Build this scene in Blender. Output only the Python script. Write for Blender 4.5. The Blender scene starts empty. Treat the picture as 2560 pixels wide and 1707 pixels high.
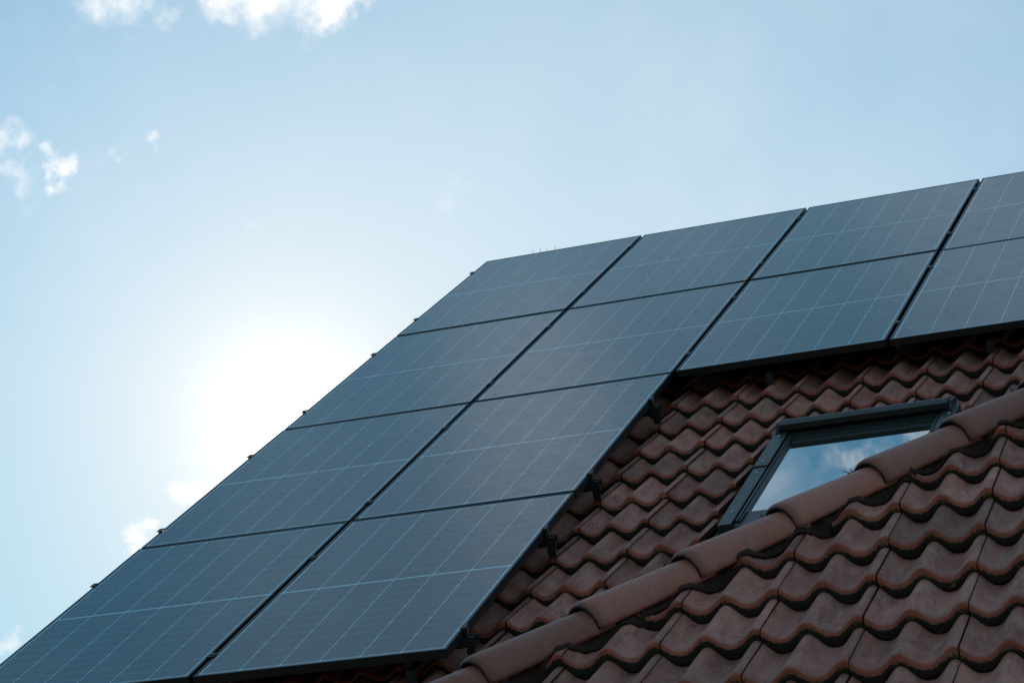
import bpy, bmesh, math, random
from mathutils import Matrix, Vector

random.seed(7)
SC = bpy.context.scene
COL = SC.collection
rad = math.radians

# ------------------------------------------------------------------ roof frame
PITCH = rad(38)
ZTOP = 8.40                      # height of the top edge of the panel array
F = Matrix(((1, 0, 0, 0),
            (0, math.cos(PITCH), -math.sin(PITCH), 0),
            (0, math.sin(PITCH), math.cos(PITCH), ZTOP),
            (0, 0, 0, 1)))       # (u along the ridge, v up the slope, w off the roof) -> world

# ------------------------------------------------------------------ camera
CAM_P = Vector((5.67071856, -14.86801069, 3.01410091))
CAM_R = Matrix(((0.92727612, 0.29659691, -0.22844971),
                (-0.14375427, -0.28135077, -0.94877629),
                (-0.34567862, 0.91261822, -0.21825278)))
cam_d = bpy.data.cameras.new('camera')
cam = bpy.data.objects.new('camera', cam_d)
COL.objects.link(cam)
F3 = F.to_3x3()
cx, cy, cz = F3 @ CAM_R[0], -(F3 @ CAM_R[1]), -(F3 @ CAM_R[2])
cam.matrix_world = Matrix.Translation(F @ CAM_P) @ Matrix((cx, cy, cz)).transposed().to_4x4()
cam_d.sensor_width = 36
cam_d.lens = 6377.17 / 2560 * 36
cam_d.clip_start = 0.1
cam_d.clip_end = 5000
SC.camera = cam

# ------------------------------------------------------------------ sun, sky, exposure
SUN = Vector((-0.42918723, 0.82911037, 0.35829362)).normalized()
sun_d = bpy.data.lights.new('sun', 'SUN')
sun_d.energy = 4.0
sun_d.angle = rad(0.53)
sun_d.color = (1.0, 0.95, 0.86)
sun = bpy.data.objects.new('sun', sun_d)
COL.objects.link(sun)
sun.rotation_euler = SUN.to_track_quat('Z', 'Y').to_euler()
sun.location = (-20, 30, 25)

SC.view_settings.view_transform = 'Standard'
SC.view_settings.look = 'None'
SC.view_settings.exposure = 0.6
SC.view_settings.gamma = 1


class NT:
    """small helper to write node trees"""
    def __init__(s, nt):
        s.t = nt
        s.t.nodes.clear()

    def n(s, typ, **kw):
        nd = s.t.nodes.new(typ)
        for k, v in kw.items():
            setattr(nd, k, v)
        return nd

    def set(s, sock, v):
        if hasattr(v, 'is_output') or isinstance(v, bpy.types.NodeSocket):
            s.t.links.new(v, sock)
        elif isinstance(v, (tuple, list)) and len(v) == 3 and sock.type == 'RGBA':
            sock.default_value = (*v, 1)
        else:
            sock.default_value = v

    def m(s, op, a, b=None, c=None, clamp=False):
        nd = s.n('ShaderNodeMath', operation=op, use_clamp=clamp)
        s.set(nd.inputs[0], a)
        if b is not None:
            s.set(nd.inputs[1], b)
        if c is not None:
            s.set(nd.inputs[2], c)
        return nd.outputs[0]

    def v(s, op, a, b=None, out=0):
        nd = s.n('ShaderNodeVectorMath', operation=op)
        s.set(nd.inputs[0], a)
        if b is not None:
            if op == 'SCALE':
                s.set(nd.inputs[3], b)
            else:
                s.set(nd.inputs[1], b)
        return nd.outputs['Value'] if op in ('DOT_PRODUCT', 'LENGTH', 'DISTANCE') else nd.outputs[0]

    def sm(s, x, lo, hi, a=0.0, b=1.0):
        nd = s.n('ShaderNodeMapRange', interpolation_type='SMOOTHSTEP')
        for i, q in enumerate((x, lo, hi, a, b)):
            s.set(nd.inputs[i], q)
        return nd.outputs[0]

    def mix(s, f, a, b, mode='MIX'):
        nd = s.n('ShaderNodeMix', data_type='RGBA', blend_type=mode)
        s.set(nd.inputs[0], f)
        s.set(nd.inputs[6], a)
        s.set(nd.inputs[7], b)
        return nd.outputs[2]

    def noise(s, vec, scale, detail=2, rough=.5, dist=0, col=False):
        nd = s.n('ShaderNodeTexNoise')
        s.set(nd.inputs['Vector'], vec)
        nd.inputs['Scale'].default_value = scale
        nd.inputs['Detail'].default_value = detail
        nd.inputs['Roughness'].default_value = rough
        nd.inputs['Distortion'].default_value = dist
        return nd.outputs[1 if col else 0]


def view_dir(px, py):
    """world direction of a spot of sky, given on the 2560 x 1707 photograph"""
    d = Vector(((px - 1280) / 6377.17, (py - 853.5) / 6377.17, 1))
    return (F3 @ (CAM_R.transposed() @ d)).normalized()


world = bpy.data.worlds.new('World')
SC.world = world
world.use_nodes = True
W = NT(world.node_tree)
tc = W.n('ShaderNodeTexCoord')
D = W.v('NORMALIZE', tc.outputs['Generated'])
sky = W.n('ShaderNodeTexSky', sky_type='NISHITA')
sky.sun_disc = False
sky.sun_elevation = math.asin(SUN.z)
sky.sun_rotation = math.atan2(SUN.x, SUN.y)
sky.altitude = 300
sky.air_density = 1.0
sky.dust_density = 0.1
sky.ozone_density = 3.0
SKY_K = 0.10
base = W.mix(1.0, sky.outputs[0], (.84, 1.09, .93), 'MULTIPLY')
sepD = W.n('ShaderNodeSeparateXYZ')
W.set(sepD.inputs[0], D)
base = W.v('SCALE', base, W.sm(sepD.outputs[2], .20, .50, .66, .93))
base = W.mix(W.sm(sepD.outputs[2], .52, .68), base, W.mix(1.0, base, (.74, 1.10, 1.10), 'MULTIPLY'))
# hazy bright air round the sun (aureole) and a thin veil of cloud beside it
cosang = W.v('DOT_PRODUCT', D, tuple(SUN))
ang = W.m('MULTIPLY', W.m('ARCCOSINE', W.m('MINIMUM', cosang, 1.0)), 180 / math.pi)
base = W.mix(W.m('MULTIPLY', W.m('EXPONENT', W.m('MULTIPLY', W.m('POWER', W.m('DIVIDE', ang, 5.7), 1.3), -1.0)), 1.0), base, (6.6, 6.6, 6.5))
core = W.m('MULTIPLY', W.m('EXPONENT', W.m('MULTIPLY', ang, -1 / .7)), 16.0)
base = W.mix(1.0, base, W.v('SCALE', (1.0, .97, .92), core), 'ADD')
dv = W.v('LENGTH', W.v('SUBTRACT', D, tuple(view_dir(1900, 600))))
vb = W.m('EXPONENT', W.m('MULTIPLY', W.m('POWER', W.m('DIVIDE', dv, .19), 2.0), -1.0))
vb = W.m('MULTIPLY', vb, W.m('MULTIPLY_ADD', W.noise(D, 10, 4, .55), .36, .20))
base = W.mix(vb, base, (6.1, 6.4, 6.5))
# clouds
warp = W.v('SCALE', W.v('SUBTRACT', W.noise(D, 45, 5, .6, col=True), (.5, .5, .5)), .035)
Dw = W.v('ADD', D, warp)
blobs = [  # px, py, radius (rad), squash, strength
    (735, -95, .043, 1.0, 1.0), (845, -25, .021, 1.0, 1.0), (650, -40, .032, 1, .75), (560, 0, .02, 1, .55), (400, 15, .020, 1, .45), (310, -45, .04, 1, .6),
    (165, 418, .011, 1.3, .72), (120, 385, .010, 1, .6), (150, 450, .009, 1, .7), (5, 350, .015, 1, .5), (40, 430, .016, 1, .4), (352, 388, .010, 1, .7), (310, 375, .014, 1, .4), (612, 557, .008, 1, .45),
    (500, 1215, .018, 1.7, 1.1), (370, 1312, .015, 1.6, 1.1), (330, 1352, .013, 1.6, 1.0), (20, 1600, .014, 1, .45), (1130, 480, .022, 1, .3), (100, 520, .02, 1, .3),
]
# unseen clouds added high above the roof, to reflect as bright patches in the glass
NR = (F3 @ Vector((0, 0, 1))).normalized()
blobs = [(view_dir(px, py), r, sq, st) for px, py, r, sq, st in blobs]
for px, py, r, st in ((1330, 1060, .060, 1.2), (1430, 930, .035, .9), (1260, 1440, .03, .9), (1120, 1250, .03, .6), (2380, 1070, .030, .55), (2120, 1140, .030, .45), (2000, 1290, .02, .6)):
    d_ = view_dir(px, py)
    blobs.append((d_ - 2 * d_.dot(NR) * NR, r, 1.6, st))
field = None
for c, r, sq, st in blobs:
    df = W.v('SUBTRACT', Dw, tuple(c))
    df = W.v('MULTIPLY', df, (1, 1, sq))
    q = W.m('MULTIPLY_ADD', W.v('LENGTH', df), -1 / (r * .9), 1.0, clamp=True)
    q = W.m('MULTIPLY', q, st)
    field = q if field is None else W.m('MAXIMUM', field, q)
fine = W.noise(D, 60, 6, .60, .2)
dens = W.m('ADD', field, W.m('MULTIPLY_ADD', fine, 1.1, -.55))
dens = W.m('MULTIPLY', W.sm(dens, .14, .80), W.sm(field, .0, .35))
# thin high veil, thicker higher up in the sky
sep = W.n('ShaderNodeSeparateXYZ')
W.set(sep.inputs[0], D)
veil_n = W.noise(W.v('MULTIPLY', D, (1, 1, 1.6)), 4.5, 5, .55, .6)
veil = W.sm(veil_n, .47, .72)
hi = W.sm(sep.outputs[2], .50, .66)
veil = W.m('MULTIPLY', veil, W.m('MULTIPLY_ADD', hi, .75, .10))
lowv = W.m('MULTIPLY', W.sm(W.noise(D, 13, 5, .6), .48, .75), W.m('MULTIPLY_ADD', hi, .3, .14))
veil = W.m('MAXIMUM', veil, lowv)
cl_col = (9.5, 9.7, 9.9)
skyc = W.mix(veil, base, (5.6, 6.0, 6.4))
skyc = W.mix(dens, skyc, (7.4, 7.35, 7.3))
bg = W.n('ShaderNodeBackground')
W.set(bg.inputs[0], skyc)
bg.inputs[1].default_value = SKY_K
wo = W.n('ShaderNodeOutputWorld')
W.t.links.new(bg.outputs[0], wo.inputs[0])

# ------------------------------------------------------------------ object helpers
WM = {}


def put(name, data, M, parent=None):
    o = bpy.data.objects.new(name, data)
    COL.objects.link(o)
    WM[o] = M
    if parent:
        o.parent = parent
        o.matrix_basis = WM[parent].inverted() @ M
    else:
        o.matrix_basis = M
    return o


def tag(o, label=None, cat=None, group=None, kind=None):
    if label:
        o['label'] = label
    if cat:
        o['category'] = cat
    if group:
        o['group'] = group
    if kind:
        o['kind'] = kind
    return o


class MB:
    """collects shapes into one mesh"""
    def __init__(s):
        s.v, s.f, s.sm = [], [], []

    def add(s, vs, fs, smooth=False):
        b = len(s.v)
        s.v += [tuple(p) for p in vs]
        s.f += [tuple(i + b for i in f) for f in fs]
        s.sm += [smooth] * len(fs)

    def box(s, x0, x1, y0, y1, z0, z1, M=None):
        vs = [Vector((x, y, z)) for x in (x0, x1) for y in (y0, y1) for z in (z0, z1)]
        if M:
            vs = [M @ p for p in vs]
        s.add(vs, [(0, 1, 3, 2), (4, 6, 7, 5), (0, 4, 5, 1), (2, 3, 7, 6), (0, 2, 6, 4), (1, 5, 7, 3)])

    def prism(s, pts, axis, a, b):
        """polygon pts swept along an axis ('x','y','z') from a to b"""
        def mk(p, t):
            return {'x': (t, p[0], p[1]), 'y': (p[0], t, p[1]), 'z': (p[0], p[1], t)}[axis]
        n = len(pts)
        vs = [mk(p, a) for p in pts] + [mk(p, b) for p in pts]
        fs = [tuple(range(n))[::-1], tuple(range(n, 2 * n))] + [(i, (i + 1) % n, n + (i + 1) % n, n + i) for i in range(n)]
        s.add(vs, fs)

    def tube(s, path, r, n=8, cap=True):
        path = [Vector(p) for p in path]
        rings = []
        for i, p in enumerate(path):
            d = (path[min(i + 1, len(path) - 1)] - path[max(i - 1, 0)]).normalized()
            a = d.cross(Vector((0, 0, 1)) if abs(d.z) < .9 else Vector((1, 0, 0))).normalized()
            b = d.cross(a)
            rr = r[i] if isinstance(r, (list, tuple)) else r
            rings.append([p + (a * math.cos(t) + b * math.sin(t)) * rr for t in [2 * math.pi * k / n for k in range(n)]])
        vs = [q for rg in rings for q in rg]
        fs = [(i * n + k, i * n + (k + 1) % n, (i + 1) * n + (k + 1) % n, (i + 1) * n + k) for i in range(len(path) - 1) for k in range(n)]
        s.add(vs, fs, True)
        if cap:
            s.add(rings[0], [tuple(range(n))])
            s.add(rings[-1], [tuple(range(n))[::-1]])

    def mesh(s, name, mat, bevel=0, fix=True):
        me = bpy.data.meshes.new(name)
        me.from_pydata(s.v, [], s.f)
        me.polygons.foreach_set('use_smooth', s.sm)
        if fix or bevel:
            bm = bmesh.new()
            bm.from_mesh(me)
            if fix:
                bmesh.ops.recalc_face_normals(bm, faces=bm.faces)
            if bevel:
                bmesh.ops.bevel(bm, geom=[e for e in bm.edges if len(e.link_faces) == 2 and e.calc_face_angle(0) > .5],
                                offset=bevel, segments=2, profile=.7, affect='EDGES', clamp_overlap=True)
            bm.to_mesh(me)
            bm.free()
        for m_ in (mat if isinstance(mat, (list, tuple)) else [mat]):
            me.materials.append(m_)
        return me


# ------------------------------------------------------------------ materials
def mat(name):
    m_ = bpy.data.materials.new(name)
    m_.use_nodes = True
    t = NT(m_.node_tree)
    out = t.n('ShaderNodeOutputMaterial')
    b = t.n('ShaderNodeBsdfPrincipled')
    t.t.links.new(b.outputs[0], out.inputs[0])
    return m_, t, b


def bump(t, b, h, strength, dist):
    bp = t.n('ShaderNodeBump')
    bp.inputs['Strength'].default_value = strength
    bp.inputs['Distance'].default_value = dist
    t.set(bp.inputs['Height'], h)
    t.t.links.new(bp.outputs[0], b.inputs['Normal'])
    return bp


def plain(name, col, rough=.5, metal=0, var=.15, scale=20, bmp=0, spec=.5):
    m_, t, b = mat(name)
    oc = t.n('ShaderNodeTexCoord').outputs['Object']
    n1 = t.noise(oc, scale, 4, .6)
    f = t.m('MULTIPLY_ADD', n1, 2 * var, 1 - var)
    t.set(b.inputs['Base Color'], t.v('SCALE', col, f))
    t.set(b.inputs['Roughness'], t.m('MULTIPLY_ADD', n1, .15, rough - .07))
    b.inputs['Metallic'].default_value = metal
    b.inputs['Specular IOR Level'].default_value = spec
    if bmp:
        bump(t, b, t.noise(oc, scale * 6, 4, .6), .5, bmp)
    return m_


def clay(name, top, edge, weather, speck=1.0, rough=.74, mott=.36, stk=.5):
    """weathered tile: attribute 'wear' r = bare red nose, g = moss and dirt, b = tone of the single tile"""
    m_, t, b = mat(name)
    oc = t.n('ShaderNodeTexCoord').outputs['Object']
    at = t.n('ShaderNodeAttribute', attribute_name='wear')
    sp = t.n('ShaderNodeSeparateColor')
    t.set(sp.inputs[0], at.outputs['Color'])
    r_, g_, b_ = sp.outputs[0], sp.outputs[1], sp.outputs[2]
    n_big = t.noise(oc, 6, 5, .6)
    n_mid = t.noise(oc, 45, 5, .65)
    n_fin = t.noise(oc, 420, 3, .7)
    # streaks running down the slope
    st = t.noise(t.v('MULTIPLY', oc, (38, 3.2, 38)), 1.0, 4, .6, .4)
    col = t.mix(t.sm(n_big, .35, .7), top, weather)
    col = t.mix(t.m('MULTIPLY', t.sm(st, .46, .68), stk), col, tuple(c * .52 for c in top))
    tone = t.m('MULTIPLY_ADD', b_, .55, .73)
    col = t.v('SCALE', col, tone)
    col = t.v('SCALE', col, t.m('MULTIPLY_ADD', n_mid, mott, 1 - mott / 2))
    # dark specks of lichen in drifts
    drift = t.sm(t.noise(t.v('MULTIPLY', oc, (13, 4, 13)), 1.0, 5, .6, .5), .42, .62)
    sp1 = t.m('MULTIPLY', t.sm(t.noise(oc, 140, 4, .7), .49, .60), drift)
    col = t.mix(t.m('MULTIPLY', sp1, .85 * speck), col, (.035, .028, .024))
    # pale weathered bloom on some tiles
    bloom = t.m('MULTIPLY', t.sm(t.noise(t.v('MULTIPLY', oc, (20, 7, 20)), 1.0, 5, .65), .52, .72), .24 * speck)
    col = t.mix(bloom, col, (.40, .33, .30))
    red = t.mix(t.sm(n_mid, .3, .8), edge, tuple(c * .55 for c in edge))
    col = t.mix(t.m('MULTIPLY', r_, .92), col, red)
    moss_n = t.noise(oc, 90, 5, .7)
    moss_c = t.mix(t.sm(t.noise(oc, 30, 3, .6), .55, .8), (.026, .020, .014), (.060, .052, .030))
    moss_c = t.mix(t.sm(t.noise(oc, 19, 2, .5), .72, .78), moss_c, (.20, .17, .03))
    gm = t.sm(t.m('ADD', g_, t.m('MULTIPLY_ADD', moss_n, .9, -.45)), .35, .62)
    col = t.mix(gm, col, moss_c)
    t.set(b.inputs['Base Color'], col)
    t.set(b.inputs['Roughness'], t.m('MULTIPLY_ADD', n_mid, .25, rough - .12))
    b.inputs['Specular IOR Level'].default_value = .35
    h = t.m('ADD', t.m('MULTIPLY', n_fin, .35), t.m('MULTIPLY', n_mid, 1.0))
    h = t.m('ADD', h, t.m('MULTIPLY', gm, t.m('MULTIPLY', moss_n, 3.0)))
    bump(t, b, h, .6, .003)
    return m_


M_TILE = clay('tile_clay', (.40, .138, .098), (.38, .062, .024), (.49, .208, .158))
M_CAP = clay('cap_clay', (.40, .118, .078), (.24, .075, .04), (.41, .145, .104), .25, .46, .22, .25)
M_BLACK = plain('black_underlay', (.012, .012, .012), .9)
M_FRAME = plain('anodised_black', (.035, .037, .040), .38, .6, .2, 30)
M_ALU = plain('aluminium', (.42, .43, .44), .35, 1.0, .2, 40)
M_ALU_D = plain('dark_aluminium', (.045, .045, .05), .45, .6, .25, 30)
M_WINFR = plain('grey_painted_metal', (.036, .042, .043), .38, .4, .18, 12)
M_RUB = plain('black_rubber', (.008, .008, .009), .55)
M_WALL = plain('render_wall', (.62, .58, .50), .9, 0, .06, 8, .002)
M_WOOD = plain('eaves_wood', (.17, .11, .07), .7, 0, .25, 6, .001)
M_TWIG = plain('dry_stem', (.12, .085, .06), .8)
M_LEAD = plain('flashing_roll', (.050, .022, .017), .8, 0, .4, 60, .004, .2)
M_WIRE = plain('wire', (.09, .09, .09), .5, .8)

# glass of the panels: cells seen under glass
PW, PH, GAP = 1.038, 1.69, 0.020
LIP = 0.011


def panel_material():
    m_, t, b = mat('solar_cells')
    oc = t.n('ShaderNodeTexCoord').outputs['Object']
    sp = t.n('ShaderNodeSeparateXYZ')
    t.set(sp.inputs[0], oc)
    x, y = sp.outputs[0], t.m('MULTIPLY', sp.outputs[1], -1)
    mx, my, mid = .021, .028, .012            # margins, centre gap
    cw = (PW - 2 * mx) / 6
    ch = (PH - 2 * my - mid) / 20
    X = t.m('DIVIDE', t.m('SUBTRACT', x, mx), cw)
    upper = t.m('LESS_THAN', y, PH / 2)
    y1 = t.m('SUBTRACT', y, my)
    y2 = t.m('SUBTRACT', y1, mid)
    yy = t.m('ADD', t.m('MULTIPLY', y1, upper), t.m('MULTIPLY', y2, t.m('SUBTRACT', 1.0, upper)))
    Y = t.m('DIVIDE', yy, ch)

    def edge(V, size):
        # distance in metres to the nearest whole number of V
        fr = t.m('FRACT', t.m('ADD', V, .5))
        return t.m('MULTIPLY', t.m('ABSOLUTE', t.m('SUBTRACT', fr, .5)), size)
    ex, ey = edge(X, cw), edge(Y, ch)
    colgap = t.m('LESS_THAN', ex, .0019)
    rowgap = t.m('LESS_THAN', ey, .0011)
    # chamfered corners of the wafers, only at every second row line
    ey2 = edge(t.m('MULTIPLY', Y, .5), ch * 2)
    diam = t.m('LESS_THAN', t.m('ADD', ex, ey2), .0068)
    diam1 = t.m('LESS_THAN', t.m('ADD', ex, ey), .0040)
    midl = t.m('LESS_THAN', t.m('ABSOLUTE', t.m('SUBTRACT', y, PH / 2)), .0053)
    outx = t.m('MAXIMUM', t.m('LESS_THAN', X, 0.0), t.m('GREATER_THAN', X, 6.0))
    outy = t.m('MAXIMUM', t.m('LESS_THAN', y, my), t.m('GREATER_THAN', y, PH - my))
    white = t.m('MAXIMUM', t.m('MAXIMUM', colgap, diam), t.m('MAXIMUM', midl, diam1))
    margin = t.m('MAXIMUM', outx, outy)
    bus = t.m('LESS_THAN', edge(t.m('MULTIPLY', X, 9.0), cw / 9), .00045)
    wv = t.noise(oc, 3, 3, .5)
    info = t.n('ShaderNodeObjectInfo').outputs['Random']
    # every cell a slightly different blue-black
    cellid = t.n('ShaderNodeCombineXYZ')
    t.set(cellid.inputs[0], t.m('FLOOR', X))
    t.set(cellid.inputs[1], t.m('FLOOR', Y))
    t.set(cellid.inputs[2], t.m('MULTIPLY', info, 50))
    wn = t.n('ShaderNodeTexWhiteNoise')
    t.set(wn.inputs['Vector'], cellid.outputs[0])
    cell = t.mix(wn.outputs[0], (.018, .032, .048), (.025, .045, .064))
    cell = t.mix(t.sm(wv, .3, .8), cell, (.020, .027, .042))
    cell = t.mix(t.m('MULTIPLY', bus, .8), cell, (.22, .26, .30))
    cell = t.mix(t.m('MULTIPLY', rowgap, .8), cell, (.28, .38, .45))
    col = t.mix(t.m('MULTIPLY', margin, .8), cell, (.24, .34, .41))
    col = t.mix(t.m('MULTIPLY', white, .8), col, (.46, .70, .82))
    # dust film and a few droppings
    off = t.v('ADD', oc, t.v('SCALE', (9.1, 3.3, 5.7), info))
    dust = t.m('MULTIPLY', t.sm(t.noise(off, 5, 6, .65), .35, .8), t.m('MULTIPLY_ADD', info, .09, .03))
    runs = t.sm(t.noise(t.v('MULTIPLY', off, (34, 1.6, 1)), 1.0, 4, .6), .55, .8)
    dust = t.m('ADD', dust, t.m('MULTIPLY', runs, .06))
    dust = t.m('ADD', dust, t.m('MULTIPLY', t.sm(t.m('SUBTRACT', y, PH - .10), 0, .10), t.m('MULTIPLY', t.noise(oc, 25, 4, .6), .09)))
    col = t.mix(dust, col, (.42, .42, .40))
    spots = t.sm(t.noise(t.v('ADD', oc, t.v('SCALE', (9.1, 3.3, 5.7), info)), 11, 1, .3), .82, .835)
    col = t.mix(spots, col, (.03, .03, .03))
    t.set(b.inputs['Base Color'], col)
    t.set(b.inputs['Roughness'], t.m('MULTIPLY_ADD', t.noise(oc, 9, 4, .6), .10, .13))
    b.inputs['IOR'].default_value = 1.58
    b.inputs['Specular IOR Level'].default_value = .5
    bump(t, b, t.noise(oc, 700, 2, .5), .12, .0006)
    return m_


M_CELL = panel_material()


def pane_material():
    m_, t, b = mat('window_glass')
    oc = t.n('ShaderNodeTexCoord').outputs['Object']
    b.inputs['Base Color'].default_value = (.012, .016, .02, 1)
    t.set(b.inputs['Roughness'], t.m('MULTIPLY', t.sm(t.noise(oc, 6, 4, .6), .4, .9), .05))
    b.inputs['IOR'].default_value = 7.0
    b.inputs['Specular IOR Level'].default_value = .5
    b.inputs['Coat Weight'].default_value = 1.0
    b.inputs['Coat IOR'].default_value = 1.6
    b.inputs['Coat Roughness'].default_value = .01
    bump(t, b, t.noise(oc, 2.2, 2, .5), .08, .004)
    return m_


M_PANE = pane_material()

# ------------------------------------------------------------------ ground
m_, t, b = mat('lawn')
oc = t.n('ShaderNodeTexCoord').outputs['Object']
g = t.mix(t.sm(t.noise(oc, .35, 6, .6), .3, .7), (.045, .075, .022), (.10, .11, .045))
g = t.mix(t.sm(t.noise(oc, 30, 4, .7), .35, .75), g, (.03, .05, .015))
t.set(b.inputs['Base Color'], g)
b.inputs['Roughness'].default_value = .95
mb = MB()
N_ = 24
vs = [((i / N_ - .5) * 2400, (j / N_ - .5) * 2400, 0) for i in range(N_ + 1) for j in range(N_ + 1)]
mb.add(vs, [(i * (N_ + 1) + j, (i + 1) * (N_ + 1) + j, (i + 1) * (N_ + 1) + j + 1, i * (N_ + 1) + j + 1) for i in range(N_) for j in range(N_)])
tag(put('ground', mb.mesh('ground', m_), Matrix()), kind='structure')

# ------------------------------------------------------------------ tile fields
TW = .305
HW = .039                         # height of the wave
STEP = .035                       # step from course to course


def wave(x):
    c = .5 + .5 * math.cos(4 * math.pi * (x / TW - .445))
    return HW * (c ** 1.4 - 1)


# stations from head to nose: (distance up from nose, drop under the top face, red, moss)
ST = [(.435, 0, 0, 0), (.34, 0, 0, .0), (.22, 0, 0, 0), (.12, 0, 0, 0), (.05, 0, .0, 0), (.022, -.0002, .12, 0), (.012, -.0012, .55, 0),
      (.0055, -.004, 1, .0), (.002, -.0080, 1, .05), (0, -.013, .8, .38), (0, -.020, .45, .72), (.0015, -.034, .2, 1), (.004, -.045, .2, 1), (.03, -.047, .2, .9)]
NX = 26


def tile(V, Fc, A, u, v, rnd, gauge, holes=None):
    """adds one tile whose seam is at u (left) and nose at v"""
    sl = STEP / gauge
    du, dv, dw = rnd.uniform(-.0012, .0012), rnd.uniform(-.005, .005), rnd.uniform(-.002, .002)
    rot = rnd.uniform(-.004, .004)
    lift = rnd.uniform(-.0015, .0025)
    tone = rnd.random()
    mo = rnd.uniform(-.12, .12)
    b0 = len(V)
    xs = [.0014 + (TW - .0034) * i / NX for i in range(NX + 1)]
    rows = []
    for (y, d, r_, g_) in ST:
        row = []
        for x in xs:
            wv = wave(x) * (1 + .34 * (y / .355))
            dip = -wv / HW                        # 0 on crests, 1 in troughs
            z = wv - y * sl + d * (1 + .05 * dip) + lift * (1 - y / .4)
            p = (u + du + x + rot * y, v + dv + y + (x - TW / 2) * -rot, z + dw)
            # mossy dirt is heavy in the troughs and thin on the crests
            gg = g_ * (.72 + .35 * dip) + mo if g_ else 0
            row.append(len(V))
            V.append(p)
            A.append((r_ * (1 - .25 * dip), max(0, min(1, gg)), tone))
        rows.append(row)
    for a, b2 in zip(rows[:-1], rows[1:]):
        for i in range(NX):
            Fc.append((a[i], b2[i], b2[i + 1], a[i + 1]))
    # side walls
    for side, idx in ((0, 0), (1, NX)):
        lo = []
        for k, row in enumerate(rows[:9]):
            p = V[row[idx]]
            lo.append(len(V))
            V.append((p[0], p[1] + (.004 if k == 8 else 0), p[2] - .018))
            A.append((.5, .35, tone * .6))
        for k in range(8):
            q = (rows[k][idx], rows[k + 1][idx], lo[k + 1], lo[k])
            Fc.append(q if side == 0 else q[::-1])


def clip_mesh(me, cuts):
    """cuts: list of (point, normal): keep the side opposite the normal"""
    bm = bmesh.new()
    bm.from_mesh(me)
    for co, no in cuts:
        bmesh.ops.bisect_plane(bm, geom=bm.verts[:] + bm.edges[:] + bm.faces[:], plane_co=co, plane_no=no, clear_outer=True)
    bm.to_mesh(me)
    bm.free()


def field(name, u0, v0, ks, js, gauge, seed, skip=None, cuts=None, wtop=0.0, tw=TW):
    rnd = random.Random(seed)
    V, Fc, A = [], [], []
    for j in js:
        for k in ks:
            if skip and skip(k, j):
                continue
            tile(V, Fc, A, u0 + k * tw, v0 - j * gauge, rnd, gauge)
    V = [(x, y, z + wtop) for x, y, z in V]
    me = bpy.data.meshes.new(name)
    me.from_pydata(V, [], Fc)
    me.polygons.foreach_set('use_smooth', [True] * len(Fc))
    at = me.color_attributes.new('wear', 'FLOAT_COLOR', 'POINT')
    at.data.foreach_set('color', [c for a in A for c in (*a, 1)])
    if cuts:
        clip_mesh(me, cuts)
    me.materials.append(M_TILE)
    return me


# ------------------------------------------------------------------ cap tiles (ridge and hip)
def cap_mesh(name, L, r0, r1, th=.014, flat=.92, seed=0):
    """half-round cap along +x (nose at x=0, wide radius r0), crown towards +z"""
    rnd = random.Random(seed)
    V, Fc, A = [], [], []
    tone = rnd.random()
    NA = 20
    stn = [(L, 0, 0, 0), (L * .75, 0, 0, 0), (L * .5, 0, 0, 0), (L * .25, 0, 0, 0), (.06, 0, .0, 0), (.03, -.0002, .2, 0), (.014, -.002, .6, .0),
           (.005, -.006, .8, .3), (.0, -.012, .5, .8), (.001, -.018, .3, 1.0), (.02, -.020, .2, 1.0), (L, -.020, .2, 1.0)]
    rows = []
    for x, d, r_, g_ in stn:
        R_ = r0 + (r1 - r0) * x / L + d
        row = []
        for i in range(NA + 1):
            a = rad(-96 + 192 * i / NA)
            row.append(len(V))
            V.append((x, math.sin(a) * R_, math.cos(a) * R_ * flat))
            A.append((r_, max(0, g_ * .8 + rnd.uniform(-.1, .1)) if g_ else 0, tone))
        rows.append(row)
    for a, b2 in zip(rows[:-1], rows[1:]):
        for i in range(NA):
            Fc.append((a[i], a[i + 1], b2[i + 1], b2[i]))
    for idx, fl in ((0, 0), (NA, 1)):             # lower long edges
        f_ = tuple(r[idx] for r in rows)
        Fc.append(f_ if fl else f_[::-1])
    me = bpy.data.meshes.new(name)
    me.from_pydata(V, [], Fc)
    me.polygons.foreach_set('use_smooth', [True] * (len(Fc) - 2) + [False, False])
    at = me.color_attributes.new('wear', 'FLOAT_COLOR', 'POINT')
    at.data.foreach_set('color', [c for a in A for c in (*a, 1)])
    bm = bmesh.new()
    bm.from_mesh(me)
    bmesh.ops.recalc_face_normals(bm, faces=bm.faces)
    bm.to_mesh(me)
    bm.free()
    me.materials.append(M_CAP)
    return me


# ------------------------------------------------------------------ the house with the main roof
WA = -.120                                    # crest height of the main tile field
GA = .3425
house = tag(put('house', None, Matrix.Translation((2.5, -4, 0))),
            'house whose long dark red wave-tiled roof carries the black solar panels and the roof window', 'house')
UA0, UA1, VA0, VA1 = -.05, 6.40, -9.6, .19


def skipA(k, j):
    # opening for the roof window: three tile columns, four courses
    return 2 <= k <= 4 and 2 < j <= 6


# seam k=1 lies at u = 2.43, nose j=0 at v = -3.543
ks = range(-7, 14)
js = range(-11, 17)
meA = field('roof_tiles', 2.43 - .306 + .306 * 0, -3.543, ks, js, GA, 3, skip=skipA, wtop=WA,
            cuts=[((0, .20, 0), (0, 1, 0))], tw=.306)
put('roof_tiles', meA, F, house)
mb = MB()
mb.box(UA0 + .03, UA1, VA0, VA1 + .02, WA - .30, WA - .115)
put('roof_deck', mb.mesh('roof_deck', M_BLACK), F, house)
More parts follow.
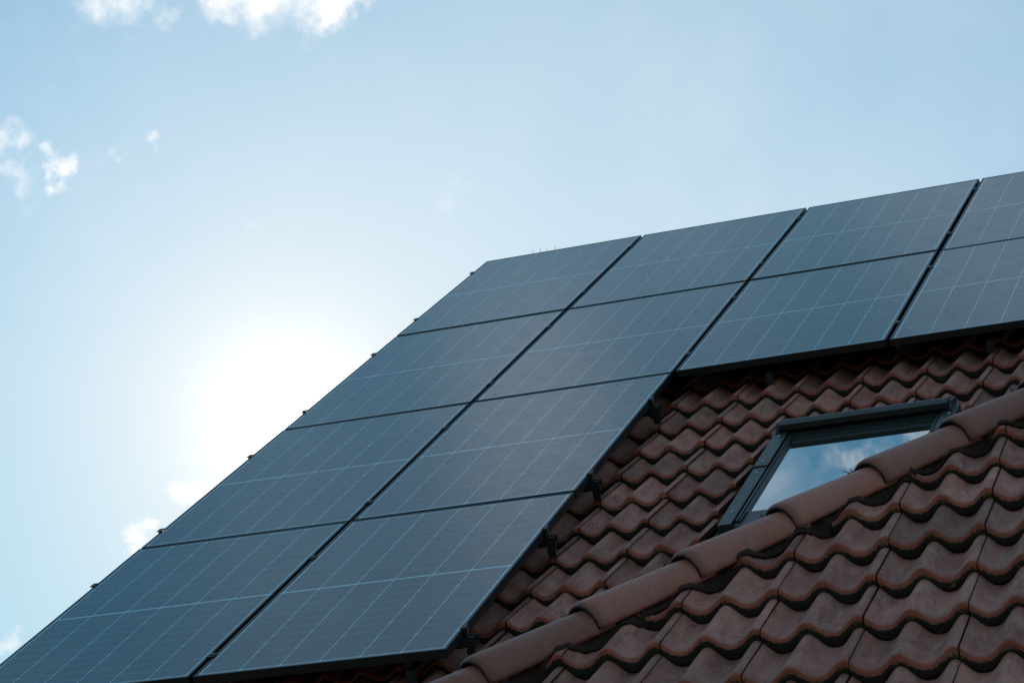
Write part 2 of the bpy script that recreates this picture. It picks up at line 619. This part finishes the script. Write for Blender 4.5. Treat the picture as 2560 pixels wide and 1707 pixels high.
# back slope, gable and walls
RZ = (F @ Vector((0, .22, WA)))
yr, zr = RZ.y, RZ.z
mb = MB()
k_ = math.tan(PITCH)
mb.prism([(yr, zr - .06), (yr + 7.6, zr - .06 - 7.6 * k_), (yr + 7.6, zr - .26 - 7.6 * k_), (yr, zr - .26)], 'x', UA0 + .03, UA1)
put('rear_slope', mb.mesh('rear_slope', M_TILE), Matrix(), house)
ev = F @ Vector((0, VA0 + .5, WA - .3))
mb = MB()
mb.prism([(ev.y, 0), (ev.y, ev.z), (yr, zr - .42), (yr + 7.2, zr - .42 - 7.2 * k_), (yr + 7.2, 0)], 'x', UA0 + .12, UA1 - .2)
put('wall', mb.mesh('wall', M_WALL), Matrix(), house)
mb = MB()
mb.box(UA0, UA0 + .028, VA0, VA1, WA - .30, WA - .045)
mb.box(UA0 + .03, UA1, VA0 - .03, VA0 - .002, WA - .30, WA - .06)
put('verge_board', mb.mesh('verge_board', M_WOOD), F, house)

# ridge caps of the main roof, noses towards the left gable
for i in range(17):
    x = -.075 + i * .385
    r0 = .118 if i else .124
    me = cap_mesh('ridge_tile', .44, r0, .104, seed=50 + i)
    z = zr - .056 + (.008 if i == 0 else 0)
    put('ridge_tile', me, Matrix.Translation((x, yr, z)) @ Matrix.Rotation(rad(random.uniform(-.5, .5)), 4, 'Z'), house)
# closing disc of the first ridge cap
mb = MB()
mb.tube([(0, 0, 0), (.012, 0, 0)], .108, 24)
put('ridge_end_disc', mb.mesh('ridge_end_disc', M_CAP), Matrix.Translation((-.062, yr, zr - .056)) , house)

# ------------------------------------------------------------------ roof window (part of the house)
# outer frame u 2.80 .. 3.60, v -4.27 .. -5.46
S0, S1, T1, T0 = 2.835, 3.640, -4.420, -5.650
skyl = put('roof_window', None, F @ Matrix.Translation((S0, T0, WA)), house)
skyl['label'] = 'roof window with grey metal frame and sky-reflecting glass'
wz = -.050                                    # top of the side covers
mb = MB()
for a, b2 in ((S0, S0 + .062), (S1 - .062, S1)):
    mb.box(a, b2, T0 + .70, T1, -.19, wz)                       # upper side cover
    mb.box(a + .002, b2 - .002, T0, T0 + .698, -.19, wz - .005)  # lower side cover
mb.box(S0 + .064, S1 - .064, T0, T0 + .045, -.19, wz - .018)
put('frame', mb.mesh('frame', M_WINFR, .0025), F, skyl)
mb = MB()                                     # sash round the pane
for a, b2 in ((S0 + .066, S0 + .088), (S1 - .088, S1 - .066)):
    mb.box(a, b2, T0 + .047, T1 - .05, -.16, wz - .010)
mb.box(S0 + .0885, S1 - .0885, T0 + .047, T0 + .172, -.16, wz - .020)
mb.box(S0 + .0885, S1 - .0885, T1 - .10, T1 - .05, -.16, wz - .012)
mb.box(S0 + .0885, S1 - .0885, T1 - .155, T1 - .1005, -.16, wz - .018)
mb.box(S0 + .0885, S1 - .0885, T1 - .195, T1 - .1555, -.16, wz - .0225)
mb.box(S0 + .075, S0 + .079, T0 + .05, T1 - .13, wz - .0099, wz - .004)
mb.box(S1 - .079, S1 - .075, T0 + .05, T1 - .13, wz - .0099, wz - .004)
put('sash', mb.mesh('sash', M_WINFR, .002), F, skyl)
mb = MB()
mb.box(S0 + .0885, S1 - .0885, T0 + .173, T1 - .1955, -.10, wz - .024)
put('pane', mb.mesh('pane', M_PANE), F, skyl)
mb = MB()                                     # hood over the top, standing proud of the sides
mb.prism([(T1 + .045, wz + .000), (T1 + .03, wz + .022), (T1 - .045, wz + .040), (T1 - .085, wz + .032), (T1 - .085, wz + .006), (T1 - .06, wz + .004), (T1 + .045, wz - .07)],
         'x', S0 + .022, S1 - .038)
put('hood', mb.mesh('hood', M_WINFR, .002), F, skyl)
for a in (S0 + .006, S1 - .036):
    mb = MB()
    mb.prism([(T1 + .05, wz - .11), (T1 + .05, wz + .014), (T1 - .055, wz + .034), (T1 - .10, wz + .004), (T1 - .10, wz - .11)], 'x', a, a + .014)
    put('hood_end', mb.mesh('hood_end', M_WINFR, .001), F, skyl)
for vv in (T1 - .14, T0 + .76, T0 + .63, T0 + .15):
    for uu in (S0 + .030, S1 - .030):
        zt = wz if vv > T0 + .7 else wz - .005
        mb = MB()
        mb.tube([(uu, vv, zt - .002), (uu, vv, zt + .003), (uu, vv, zt + .0045)], [.0065, .006, .003], 10)
        put('screw', mb.mesh('screw', M_ALU), F, skyl)
mb = MB()                                     # flashing channel left, right, top, apron below
mb.box(S0 - .060, S0 - .003, T0 - .02, T1 + .06, -.215, -.195)
mb.box(S1 + .003, S1 + .060, T0 - .02, T1 + .06, -.215, -.195)
mb.box(S0 - .063, S0 - .0605, T0 - .02, T1 + .06, -.215, -.150)
mb.box(S0 - .060, S1 + .060, T1 + .061, T1 + .16, -.205, -.170)
put('flashing', mb.mesh('flashing', M_ALU_D), F, skyl)
mb = MB()                                     # pleated apron draped over the tiles below the window
n = 60
vs = []
for i in range(n + 1):
    x = S0 - .07 + (S1 - S0 + .14) * i / n
    xx = (x - 2.124) % .306
    zt = WA + wave(xx * TW / .306)
    for q, (vv, zz) in enumerate(((T0 + .01, -.14), (T0 - .03, -.15), (T0 - .07, None), (T0 - .16, None))):
        z = zz if zz else zt * (1 if q == 3 else .6) + (-.14 * .4 if q == 2 else 0) + .004
        vs.append((x, vv, z))
        vs.append((x, vv, z - .004))
fs = []
for i in range(n):
    for q in range(3):
        a = i * 8 + q * 2
        fs += [(a, a + 2, a + 10, a + 8), (a + 1, a + 9, a + 11, a + 3)]
mb.add(vs, fs, True)
put('apron', mb.mesh('apron', M_LEAD), F, skyl)

# ------------------------------------------------------------------ solar panels
mb = MB()
d = .035
mb.box(0, LIP, -PH, 0, -d, 0)
mb.box(PW - LIP, PW, -PH, 0, -d, 0)
mb.box(LIP, PW - LIP, -LIP, 0, -d, -.0001)
mb.box(LIP, PW - LIP, -PH, -PH + LIP, -d, -.0001)
# inner flanges at the foot of the frame
mb.box(LIP, LIP + .02, -PH + LIP, -LIP, -d, -d + .002)
mb.box(PW - LIP - .02, PW - LIP, -PH + LIP, -LIP, -d, -d + .002)
me_frame = mb.mesh('frame', M_FRAME, .0012)
mb = MB()
mb.box(LIP, PW - LIP, -PH + LIP, -LIP, -.0075, -.0018)
me_glass = mb.mesh('cell_glass', M_CELL)
mb = MB()
mb.box(PW / 2 - .06, PW / 2 + .06, -.30, -.22, -.028, -.0080)
me_box = mb.mesh('junction_box', M_RUB, .003)

labels = {
    (0, 0): 'solar panel at the top left corner of the array, under four thin wires',
    (0, 1): 'second solar panel from the left along the ridge',
    (0, 2): 'third solar panel from the left along the ridge, right above the short second row',
    (0, 3): 'solar panel along the ridge cut off by the right side of the photo',
    (1, 0): 'leftmost solar panel of the second row, its left edge against the brightest sky',
    (1, 1): 'second-row solar panel whose lower right corner meets the bare tiles',
    (1, 2): 'second-row solar panel overhanging the tiles left of and above the roof window',
    (1, 3): 'second-row solar panel at the right side of the photo, above the roof window',
    (2, 0): 'left solar panel of the third row, its upper left edge against the white sun',
    (2, 1): 'right solar panel of the third row, two rail ends showing beside it over the tiles',
    (3, 0): 'left solar panel of the bottom row, in the lower left corner of the photo',
    (3, 1): 'right solar panel of the bottom row, with its full lower right corner visible',
}
rnd = random.Random(4)
for (r, c), lab in labels.items():
    M = F @ Matrix.Translation((c * (PW + GAP), -r * (PH + GAP), 0)) @ \
        Matrix.Rotation(rad(rnd.uniform(-.10, .10)), 4, 'X') @ Matrix.Rotation(rad(rnd.uniform(-.10, .10)), 4, 'Y')
    p = tag(put('solar_panel', None, M), lab, 'solar panel', 'solar panels on the main roof')
    put('frame', me_frame, M, p)
    put('cell_glass', me_glass, M, p)
    put('junction_box', me_box, M, p)

# ------------------------------------------------------------------ rails with clamps and hooks
RT = -.0362                                    # top of the rails


def rail_profile():
    return [(-.020, -.040), (.020, -.040), (.020, 0), (.007, 0), (.007, -.004), (.015, -.004), (.015, -.022), (-.015, -.022), (-.015, -.004), (-.007, -.004), (-.007, 0), (-.020, 0)]


def tag_clamp(kind):
    mb = MB()
    if kind == 'mid':
        mb.box(-.016, .016, -.020, .020, .0008, .0038)
        mb.box(-.0085, -.0065, -.019, .019, -.034, .0007)
        mb.box(.0065, .0085, -.019, .019, -.034, .0007)
    else:
        mb.box(-.010, .014, -.020, .020, .0008, .0038)
        mb.box(.0025, .0055, -.019, .019, -.0355, .0007)
        mb.box(.0056, .015, -.019, .019, -.0355, -.0330)
    me = mb.mesh(kind + '_clamp', M_ALU_D, .0006)
    mb = MB()
    if kind == 'mid':
        mb.tube([(0, 0, .004), (0, 0, .0105)], .0062, 6)
    else:
        mb.tube([(.0105, 0, -.032), (.0105, 0, -.012)], .0035, 8)
        mb.tube([(.0105, 0, -.012), (.0105, 0, -.007)], .0055, 6)
    return me, mb.mesh('bolt', M_ALU)


me_mid, me_midb = tag_clamp('mid')
me_end, me_endb = tag_clamp('end')
mb = MB()                                      # roof hook: arm over the tile nose, upright, foot plate
mb.box(-.016, .016, -.006, .0, -.088, -.036)
mb.box(-.016, .016, -.100, -.006, -.0415, -.0365)
mb.box(-.016, .016, -.106, -.1002, -.135, -.0365)
mb.box(-.016, .016, -.20, -.1062, -.080, -.075)
me_hook = mb.mesh('roof_hook', M_ALU_D, .0008)
mb = MB()                                      # hook in front of the lower panel edge
mb.box(-.017, .017, -.004, .004, -.082, -.0)
mb.box(-.017, .017, -.0, .14, -.004, .0)
me_stub = mb.mesh('hook_plate', M_ALU_D, .0008)

rails = [  # v, u end, label
    (-.29, 4.30, 'upper mounting rail under the row of panels along the ridge'),
    (-1.345, 4.30, 'lower mounting rail under the row of panels along the ridge'),
    (-2.064, 4.30, 'upper mounting rail under the second row of panels'),
    (-3.109, 4.30, 'lower mounting rail under the second row of panels, above the bare tiles'),
    (-3.835, 2.136, 'upper mounting rail of the third panel row, its end showing just below the inner corner'),
    (-4.89, 2.136, 'lower mounting rail of the third panel row, its end beside the third and fourth seams'),
    (-5.575, 2.136, 'upper mounting rail of the bottom panel row, its end facing the roof window'),
    (-6.62, 2.136, 'lower mounting rail of the bottom panel row, its end nearest the hip tiles'),
]
for n, (v, ue, lab) in enumerate(rails):
    mb = MB()
    mb.prism(rail_profile(), 'x', -.022, ue)
    M0 = F @ Matrix.Translation((0, v, RT))
    root = tag(put('mounting_rail', None, M0), lab, 'mounting rail', 'rails that carry the solar panels')
    put('rail', mb.mesh('rail', M_ALU_D), M0, root)
    ncol = 4 if n < 4 else 2
    for c in range(1, ncol):
        M = F @ Matrix.Translation((c * (PW + GAP) - GAP / 2, v, 0))
        q = put('mid_clamp', me_mid, M, root)
        put('bolt', me_midb, M, q)
    M = F @ Matrix.Translation((-.003, v, 0)) @ Matrix.Rotation(math.pi, 4, 'Z')
    q = put('end_clamp', me_end, M, root)
    put('bolt', me_endb, M, q)
    if n >= 4:
        M = F @ Matrix.Translation((2 * (PW + GAP) - GAP + .003, v, 0))
        q = put('end_clamp', me_end, M, root)
        put('bolt', me_endb, M, q)
        mb = MB()                              # plastic cap behind the open end and bracket that drops to the tiles
        mb.box(2.102, 2.134, -.036, -.032, -.080, -.0405)
        mb.box(2.102, 2.134, -.0319, .014, -.0445, -.0405)
        put('end_bracket', mb.mesh('end_bracket', M_RUB), M0, root)
    us = [.42, 1.34, 2.26, 3.18, 4.1] if n < 4 else [.42, 1.34]
    for uu in us:
        put('roof_hook', me_hook, F @ Matrix.Translation((uu, v, 0)), root)
    for uu in ({3: (2.565, 3.63), 7: (1.93,)}.get(n, ())):
        vv = -3.43 if n == 3 else -6.84
        mb = MB()
        mb.box(-.018, .018, -.004, .004, -.055, .0)
        mb.box(-.018, .018, .0042, v * -1 + vv - .0 if False else .30, -.005, 0)
        put('hook_plate', mb.mesh('hook_plate', M_ALU_D, .0008), F @ Matrix.Translation((uu, vv + .03, -.0765 - .0)), root)

# ------------------------------------------------------------------ wires on the ridge
sp_root = tag(put('bird_spikes', None, Matrix.Translation((.20, yr, zr + .044))),
              'four thin upright wires on the ridge above the top left panel', 'bird spikes')
mb = MB()
mb.box(-.03, .26, -.006, .006, -.012, .0)
put('base_strip', mb.mesh('base_strip', M_WIRE), WM[sp_root], sp_root)
for i, (x, h) in enumerate(((.02, .070), (.070, .068), (.112, .060), (.165, .066))):
    mb = MB()
    mb.tube([(x, 0, -.002), (x + (i % 2 - .5) * .002, .0, h * .5), (x + (i - 1.5) * .004, 0, h)], [.0018, .0015, .001], 6)
    put('spike', mb.mesh('spike', M_WIRE), WM[sp_root], sp_root)

# ------------------------------------------------------------------ annex with the hip
OB = Vector((3.59957935, -7.38220942, 0.41074526))
UB = Vector((0.9979075, 0.06465768, 0.0))
SB = Vector((-0.06463916, 0.99762168, -0.02393237))
NB = UB.cross(SB)
B = F @ Matrix((UB, SB, NB)).transposed().to_4x4()
B = F @ Matrix.Translation(OB) @ Matrix((UB, SB, NB)).transposed().to_4x4()
annex = tag(put('annex', None, Matrix.Translation((6, -9, 0))),
            'nearer hipped roof of an annex, greyish red wave tiles in front of the main roof', 'annex')
# hip line in annex coordinates
HP = Vector((-.130, .300, -.012))
HD = Vector((.5685, .8227, 0)).normalized()
HN = Vector((-HD.y, HD.x, 0))                # away from the visible slope
yw = (B.to_3x3().transposed() @ Vector((0, 1, 0)))      # world depth in annex axes
NC = HD.cross(yw).normalized()
if NC.z < 0:
    NC = -NC
BIS = (HN * math.sin(rad(10)) + Vector((0, 0, 1)) * math.cos(rad(10))).normalized()  # crown direction of the caps
SIDE = HD.cross(BIS).normalized()
RIDGE_S = 3.4
EAVE_S = -3.3
meB = field('annex_tiles', 0, 0, range(-10, 15), range(-10, 10), .355, 11, wtop=0,
            cuts=[(tuple(HP), tuple(HN)), ((0, RIDGE_S, 0), (0, 1, 0))])
put('annex_tiles', meB, B, annex)


def hip_at(s):
    return HP + HD * ((s - HP.y) / HD.y)


Bi = B.inverted()
top, bot = hip_at(RIDGE_S), hip_at(EAVE_S)
UR = 4.7
mb = MB()
dz = -.115
q = [Vector((top.x, top.y, dz)), Vector((UR, top.y, dz)), Vector((UR, bot.y, dz)), Vector((bot.x, bot.y, dz))]
mb.add(q + [p + Vector((0, 0, -.12)) for p in q], [(0, 1, 2, 3), (7, 6, 5, 4), (0, 4, 5, 1), (1, 5, 6, 2), (2, 6, 7, 3), (3, 7, 4, 0)])
put('annex_deck', mb.mesh('annex_deck', M_BLACK), B, annex)
# hidden side slope, from the hip towards the main roof
mb = MB()
e = yw * 2.2
q = [top + NC * -.03, bot + NC * -.03, bot + NC * -.03 + e, top + NC * -.03 + e]
mb.add(q + [p - NC * .10 for p in q], [(0, 1, 2, 3), (7, 6, 5, 4), (0, 4, 5, 1), (1, 5, 6, 2), (2, 6, 7, 3), (3, 7, 4, 0)])
put('side_slope', mb.mesh('side_slope', M_TILE), B, annex)
# rear slope of the annex down to the main roof
a0 = B @ Vector((top.x, RIDGE_S, -.06))
a1 = B @ Vector((UR, RIDGE_S, -.06))
mb = MB()
q = [a0, a1, a1 + Vector((0, 1.3, -.35)), a0 + Vector((0, 1.3, -.35))]
mb.add(q + [p - Vector((0, 0, .1)) for p in q], [(0, 1, 2, 3), (7, 6, 5, 4), (0, 4, 5, 1), (1, 5, 6, 2), (2, 6, 7, 3), (3, 7, 4, 0)])
put('rear_slope', mb.mesh('rear_slope', M_TILE), Matrix(), annex)
w0 = B @ Vector((bot.x + .5, EAVE_S + .5, -.25))
w1 = B @ Vector((UR - .2, EAVE_S + .5, -.25))
mb = MB()
mb.box(w0.x, w1.x, w0.y, w0.y + 1.2, 0, w0.z)
put('wall', mb.mesh('wall', M_WALL), Matrix(), annex)

# hip caps
CL = .452
crown = Matrix((HD, -SIDE, BIS)).transposed().to_4x4()   # x along hip, z crown
if crown.to_3x3().determinant() < 0:
    crown = Matrix((HD, SIDE, BIS)).transposed().to_4x4()
rnd = random.Random(9)
for i in range(-5, 7):
    # nose position along the hip: parameter chosen so that laps fall as in the photograph
    tpar = (i) * CL + CAPOFF if False else i * CL
    base_p = HP + HD * (tpar + .015) - HN * .043 + Vector((0, 0, -.003))
    me = cap_mesh('hip_tile', CL + .07, .086, .070, flat=1.0, seed=70 + i)
    tilt = Matrix.Rotation(rad(1.9), 4, 'Y')
    M = B @ Matrix.Translation(base_p) @ crown @ tilt @ Matrix.Rotation(rad(rnd.uniform(-.4, .4)), 4, 'Z') @ Matrix.Rotation(rad(rnd.uniform(-2, 2)), 4, 'X')
    h = put('hip_tile', me, M, annex)
    # clip that holds the nose, with a few dry stems caught in it
    mb = MB()
    sgn = 1
    mb.box(-.008, .016, .062, .080, .010, .050)
    mb.box(-.008, -.005, .048, .062, .030, .050)
    put('cap_clip', mb.mesh('cap_clip', M_TWIG, .001), M, h)
    mb = MB()
    for q in range(4):
        x, y, z = -.004 + q * .004, .075 - q * .004, .045
        dx, dy, dz_ = rnd.uniform(-.02, .004), rnd.uniform(-.004, .02), rnd.uniform(.010, .026)
        mb.tube([(x, y, z), (x + dx * .5, y + dy * .3, z + dz_ * .6), (x + dx, y + dy, z + dz_)], [.0016, .0013, .0006], 6)
    put('dry_stems', mb.mesh('dry_stems', M_TWIG), M, h)

# wrinkled flashing roll between caps and tiles
mb = MB()
n = 900
vs = []
L0, L1 = -2.6, 3.6
for i in range(n + 1):
    s = L0 + (L1 - L0) * i / n
    c = HP + HD * s
    wob = .006 * math.sin(s * 140) + .004 * math.sin(s * 57 + 1)
    for q, (off, hz) in enumerate(((.060, -.004), (.095, -.014), (.118, None), (.136 + wob * .9, None))):
        p = c - HN * off
        xx = p.x % TW
        jj = (-(p.y)) / .355
        fy = (1 - (jj % 1)) % 1
        sl = wave(xx) * (1 + .3 * fy) - fy * .355 * STEP / .355
        z = hz if hz is not None else sl + (.012 if q == 2 else .005) + wob * .35
        vs.append((p.x, p.y, z))
fs = [(i * 4 + q, i * 4 + q + 1, i * 4 + q + 5, i * 4 + q + 4) for i in range(n) for q in range(3)]
mb.add(vs, fs, True)
me = mb.mesh('hip_flashing', M_LEAD)
o = put('hip_flashing', me, B, annex)
sol = o.modifiers.new('thickness', 'SOLIDIFY')
sol.thickness = .003
